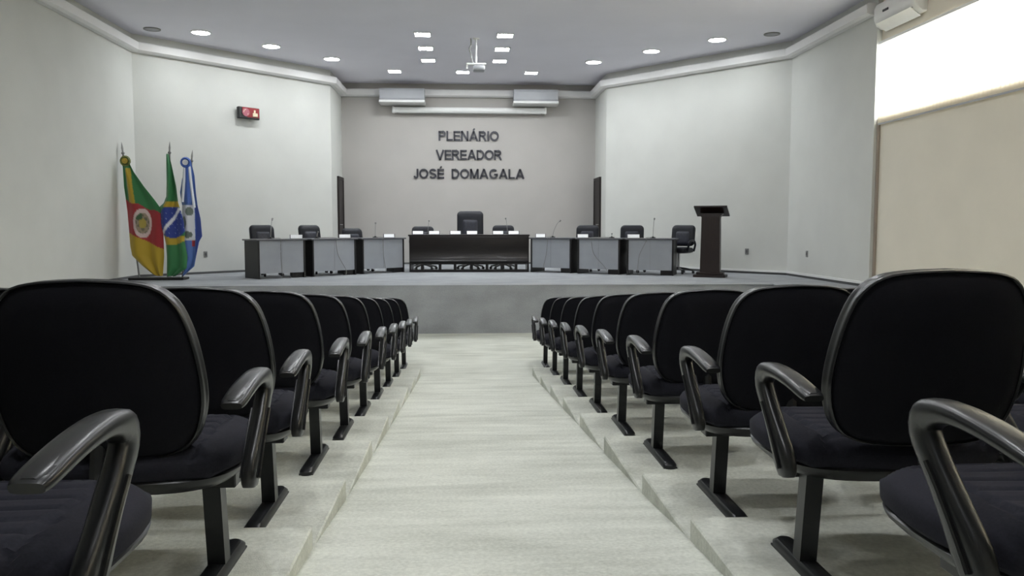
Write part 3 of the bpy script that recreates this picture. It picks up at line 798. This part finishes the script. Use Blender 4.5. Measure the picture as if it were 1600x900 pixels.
def ribbon(par, pts, w, m):
    bm = bmesh.new(); rings = []
    for x, z in pts:
        p = Vector((x, 14.90, z))-par.location
        rings.append([(p.x-w/2, p.y+.01, p.z), (p.x, p.y-.012, p.z), (p.x+w/2, p.y+.01, p.z), (p.x+w/2, p.y+.014, p.z), (p.x, p.y-.008, p.z), (p.x-w/2, p.y+.014, p.z)])
    loft(bm, rings); obj('ribbon', bm, m, par, True)
ribbon(fc, [(-5.05, 2.86), (-5.07, 2.6), (-5.09, 2.4), (-5.11, 2.22)], .05, M_RIBW)
ribbon(fc, [(-4.97, 2.86), (-4.95, 2.6), (-4.93, 2.4), (-4.90, 2.12)], .05, M_RIBW)
ribbon(fc, [(-5.01, 2.86), (-5.01, 2.6), (-5.01, 2.4), (-5.00, 2.20)], .06, M_BLUE)

# ------------------------------------------------------------------ auditorium seating
PITCH = 0.68
# outline of the backrest, right half, bottom centre to top centre
HALF = [(0, 0), (.13, .004), (.20, .022), (.240, .062), (.262, .13), (.267, .20), (.259, .29), (.243, .37), (.217, .432), (.172, .470), (.10, .485), (0, .49)]
def back_outline(n=3):
    h = smooth_path([(x, z, 0) for x, z in HALF], n)
    rr = [(p.x, p.y) for p in h]
    return rr+[(-x, z) for x, z in rr[-2:0:-1]]
OUT = back_outline()
def bpt(x, z, y, s=1.0):
    cz = .22; X = x*s; Z = cz+(z-cz)*s
    return (X, y+.45*X*X-.17*(Z-.1), Z)
def backrest_mesh():
    bm = bmesh.new(); rings = []
    for s, y in ((.15, -.032), (.45, -.031), (.75, -.027), (.90, -.018), (.965, -.006), (.975, .02), (.95, .055), (.85, .075), (.55, .078), (.15, .07)):
        rings.append([bpt(x, z, y, s) for x, z in OUT])
    loft(bm, rings); return bm
def trim_mesh():
    bm = bmesh.new(); rings = []
    prof = [(.968, -.008), (.984, -.013), (.998, -.010), (1.002, -.002), (.994, .004), (.994, .020), (1.002, .026), (.998, .036), (.984, .040), (.968, .034)]
    n = len(OUT)
    R = [[bm.verts.new(bpt(x, z, y, s)) for x, z in OUT] for s, y in prof]
    for i in range(len(R)):
        a, b = R[i], R[(i+1) % len(R)]
        for k in range(n): bm.faces.new((a[k], a[(k+1) % n], b[(k+1) % n], b[k]))
    return bm
def seat_mesh():
    W2, D2 = .322, .262; n = 52
    bm = bmesh.new()
    def base(i, j, s=1.0):
        u = -1+2*i/n; v = -1+2*j/n
        # square to squircle
        x = u*math.sqrt(1-v*v/2*.62); y = v*math.sqrt(1-u*u/2*.62)
        return x, y
    V = []
    for j in range(n+1):
        row = []
        for i in range(n+1):
            x, y = base(i, j); m_ = max(abs(-1+2*i/n), abs(-1+2*j/n))
            z = .108*(1-max(0, m_-.62)**2*2.2)-.0
            z -= .012*(1-x*x)*(1-y*y)*.6
            inner = abs(x) < .66 and y < .62
            if inner:
                ph = (y+1.0)/.23; fr = ph-math.floor(ph)
                z -= .009*max(0.0, 1-min(fr, 1-fr)/.16)**1.5
            if (abs(abs(x)-.69) < .03 and y < .66) or (abs(y-.66) < .03 and abs(x) < .69): z -= .009
            if y > .3: z -= .035*((y-.3)/.7)**2
            row.append(bm.verts.new((x*W2, y*D2, z)))
        V.append(row)
    for j in range(n):
        for i in range(n): bm.faces.new((V[j][i], V[j][i+1], V[j+1][i+1], V[j+1][i]))
    edge = [V[0][i] for i in range(n)]+[V[j][n] for j in range(n)]+[V[n][i] for i in range(n, 0, -1)]+[V[j][0] for j in range(n, 0, -1)]
    prev = edge
    for s, z in ((1.035, .055), (1.03, .025), (.97, .006)):
        cur = [bm.verts.new((e.co.x*s, e.co.y*s, z-(.02*max(0, e.co.y/D2-.3)))) for e in edge]
        for k in range(len(edge)): bm.faces.new((prev[k], prev[(k+1) % len(edge)], cur[(k+1) % len(edge)], cur[k]))
        prev = cur
    bm.faces.new(prev); return bm
def shell_mesh():
    bm = bmesh.new(); rr = []
    for s, z in ((.90, -.028), (.985, -.004), (1.0, .008), (.98, .014)):
        ring = []
        for k in range(48):
            a = 2*PI*k/48; c, s_ = math.cos(a), math.sin(a)
            e = 2/3.4; ring.append((s*.322*math.copysign(abs(c)**e, c), s*.262*math.copysign(abs(s_)**e, s_), z))
        rr.append(ring)
    loft(bm, rr); return bm
def arm_mesh():
    # side profile: (y, z, half thickness in plane, half width across)
    P = [(-.245, .372, .016, .015), (-.240, .385, .036, .019), (-.215, .42, .044, .021), (-.178, .465, .038, .021), (-.135, .515, .032, .021), (-.095, .560, .031, .021),
         (-.065, .600, .033, .022), (-.072, .632, .032, .025), (-.115, .650, .024, .029), (-.18, .655, .018, .031), (-.27, .647, .015, .032), (-.36, .630, .013, .031), (-.385, .624, .009, .026)]
    bm = bmesh.new(); rings = []
    C = [Vector((0, a, b)) for a, b, _, _ in P]
    S = smooth_path([(p[2], p[3], 0) for p in P], 3); CS = smooth_path(C, 3)
    for i, c in enumerate(CS):
        d = (CS[min(i+1, len(CS)-1)]-CS[max(i-1, 0)]).normalized(); nrm = Vector((0, -d.z, d.y)); t_, w = S[i].x, S[i].y
        ring = []
        for k in range(16):
            a = 2*PI*k/16; e = .62
            cc, ss = math.cos(a), math.sin(a)
            ring.append(tuple(c+Vector((1, 0, 0))*w*math.copysign(abs(cc)**e, cc)+nrm*t_*math.copysign(abs(ss)**e, ss)))
        rings.append(ring)
    loft(bm, rings); return bm
def arm_rib_mesh():
    bm = bmesh.new()
    for x in (-.023, .023):
        tube(bm, smooth_path([(x, -.236, .395), (x, -.215, .425), (x, -.180, .470), (x, -.138, .520), (x, -.105, .555)], 3), .0055, n=6)
    return bm
def armpad_mesh():
    bm = bmesh.new(); rings = []
    for y, z, w in ((-.380, .634, .018), (-.365, .640, .027), (-.27, .658, .029), (-.18, .669, .028), (-.12, .670, .026), (-.085, .658, .022), (-.066, .645, .014)):
        rings.append([(-w, y, z-.014), (-w, y, z-.004), (-w*.85, y, z+.001), (-w*.4, y, z+.004), (w*.4, y, z+.004), (w*.85, y, z+.001), (w, y, z-.004), (w, y, z-.014)])
    loft(bm, rings); return bm
def leg_mesh():
    bm = bmesh.new(); loft(bm, [[(sx*.026, sy*.026+yo, z) for sx, sy in ((-1, -1), (1, -1), (1, 1), (-1, 1))] for z, yo in ((.03, .035), (.325, 0.0))])
    return bm
def foot_mesh():
    bm = bmesh.new(); ring0 = []
    pts = []
    for k in range(9): a = PI*k/8; pts.append((.034*math.cos(a), .215+.034*math.sin(a)))
    for k in range(9): a = PI+PI*k/8; pts.append((.034*math.cos(a), -.215+.034*math.sin(a)))
    loft(bm, [[(x*s, y*(1-(1-s)*.3), z) for x, y in pts] for z, s in ((0, 1), (.018, 1), (.032, .72))])
    bx(bm, -.0345, .0345, -.235, .235, .0, .006)
    return bm
ME = {}
def shared(name, bmf, m, smooth, par, loc=(0, 0, 0), rz=0, rx=0):
    if name not in ME:
        o = obj(name, bmf(), m, par, smooth); ME[name] = o.data
    else:
        o = bpy.data.objects.new(name, ME[name]); COL.objects.link(o); o.parent = par
    o.location = loc; o.rotation_euler = (rx, 0, rz); return o
ORD = ['nearest the stage', 'second from the stage', 'third from the stage', 'fourth from the stage', 'fifth from the stage', 'sixth from the stage', 'seventh from the stage', 'third from the photographer', 'second from the photographer', 'closest to the photographer']
NS = 4
BEAM = {}
for k in range(10):
    for s, side in ((-1, 'left'), (1, 'right')):
        ax = (.86 if k < 7 else (.87, .89, .875)[k-7]) if s > 0 else (.580 if k == 8 else .615); ox = .03 if (k == 8 and s < 0) else 0.0
        yb = ROWY[k]
        extra = ', row with only arm and seat in view' if k == 9 else ''
        t = thing('auditorium_seating', 'linked black armchairs on one beam %s of the aisle, row %s' % (side, ORD[k]), 'seating', (s*ax, yb, STEP[k]), 0, 'rows of linked auditorium seats')
        # beam
        key = 'beam'
        o = shared(key, lambda: bx(bmesh.new(), 0.09, NS*PITCH-.09, -.035, .035, -.022, .022, bev=.004), M_STEEL, False, t, (0, 0, .30))
        if s < 0: o.location = (-NS*PITCH, 0, .30)
        for j in range(NS):
            cx = s*(PITCH/2+j*PITCH+.005+ox)
            st = shared('seat', seat_mesh, M_SEATF, True, t, (cx, .012, .352))
            sh = shared('seat_shell', shell_mesh, M_PLAST, True, st, (0, 0, 0))
            rx = random.uniform(-.02, .02); dy = 0; dz = 0
            if k == 8 and s > 0 and j == 0: rx = .05; dy = -.06; dz = .025
            if k == 9: dy = -.13
            bk = shared('backrest', backrest_mesh, M_BLACKF, True, t, (cx, -.245+dy, .418+dz), 0, rx)
            tr = shared('backrest_trim', trim_mesh, M_PLAST, True, bk)
            br = shared('back_bracket', lambda: tube(bmesh.new(), smooth_path([(0, .16, -.15), (0, -.0, -.14), (0, -.02, -.05), (0, .0, .06)]), .022, n=8), M_PLAST, True, bk)
            if rx: pass
        for j in range(NS+1):
            am = shared('armrest', arm_mesh, M_PLAST, True, t, (s*j*PITCH, .02, -.031 if k == 8 else -.018), (.03 if s > 0 else 0.0))
            shared('arm_rib', arm_rib_mesh, M_PLAST, True, am)
            shared('arm_pad', armpad_mesh, M_PLAST, True, am)
        for cx in (.165, NS*PITCH-.165):
            lg = shared('leg', leg_mesh, M_STEEL, False, t, (s*cx-(.025 if k == 8 and s > 0 else 0), -.08 if (k == 8 and s > 0) else 0, 0))
            shared('foot', foot_mesh, M_STEEL, True, lg, (0, -.02, 0))

# small orange tag caught under the left seat
o = obj('orange_tag', bx(bmesh.new(), -.018, .018, -.006, .006, -.010, .010, bev=.003), mat('orange tag', (.35, .07, .03), .6)); o.location = (-1.02, 2.13, STEP[8]+.335)
tag(o, 'tiny orange tag under the near left seat', 'tag')
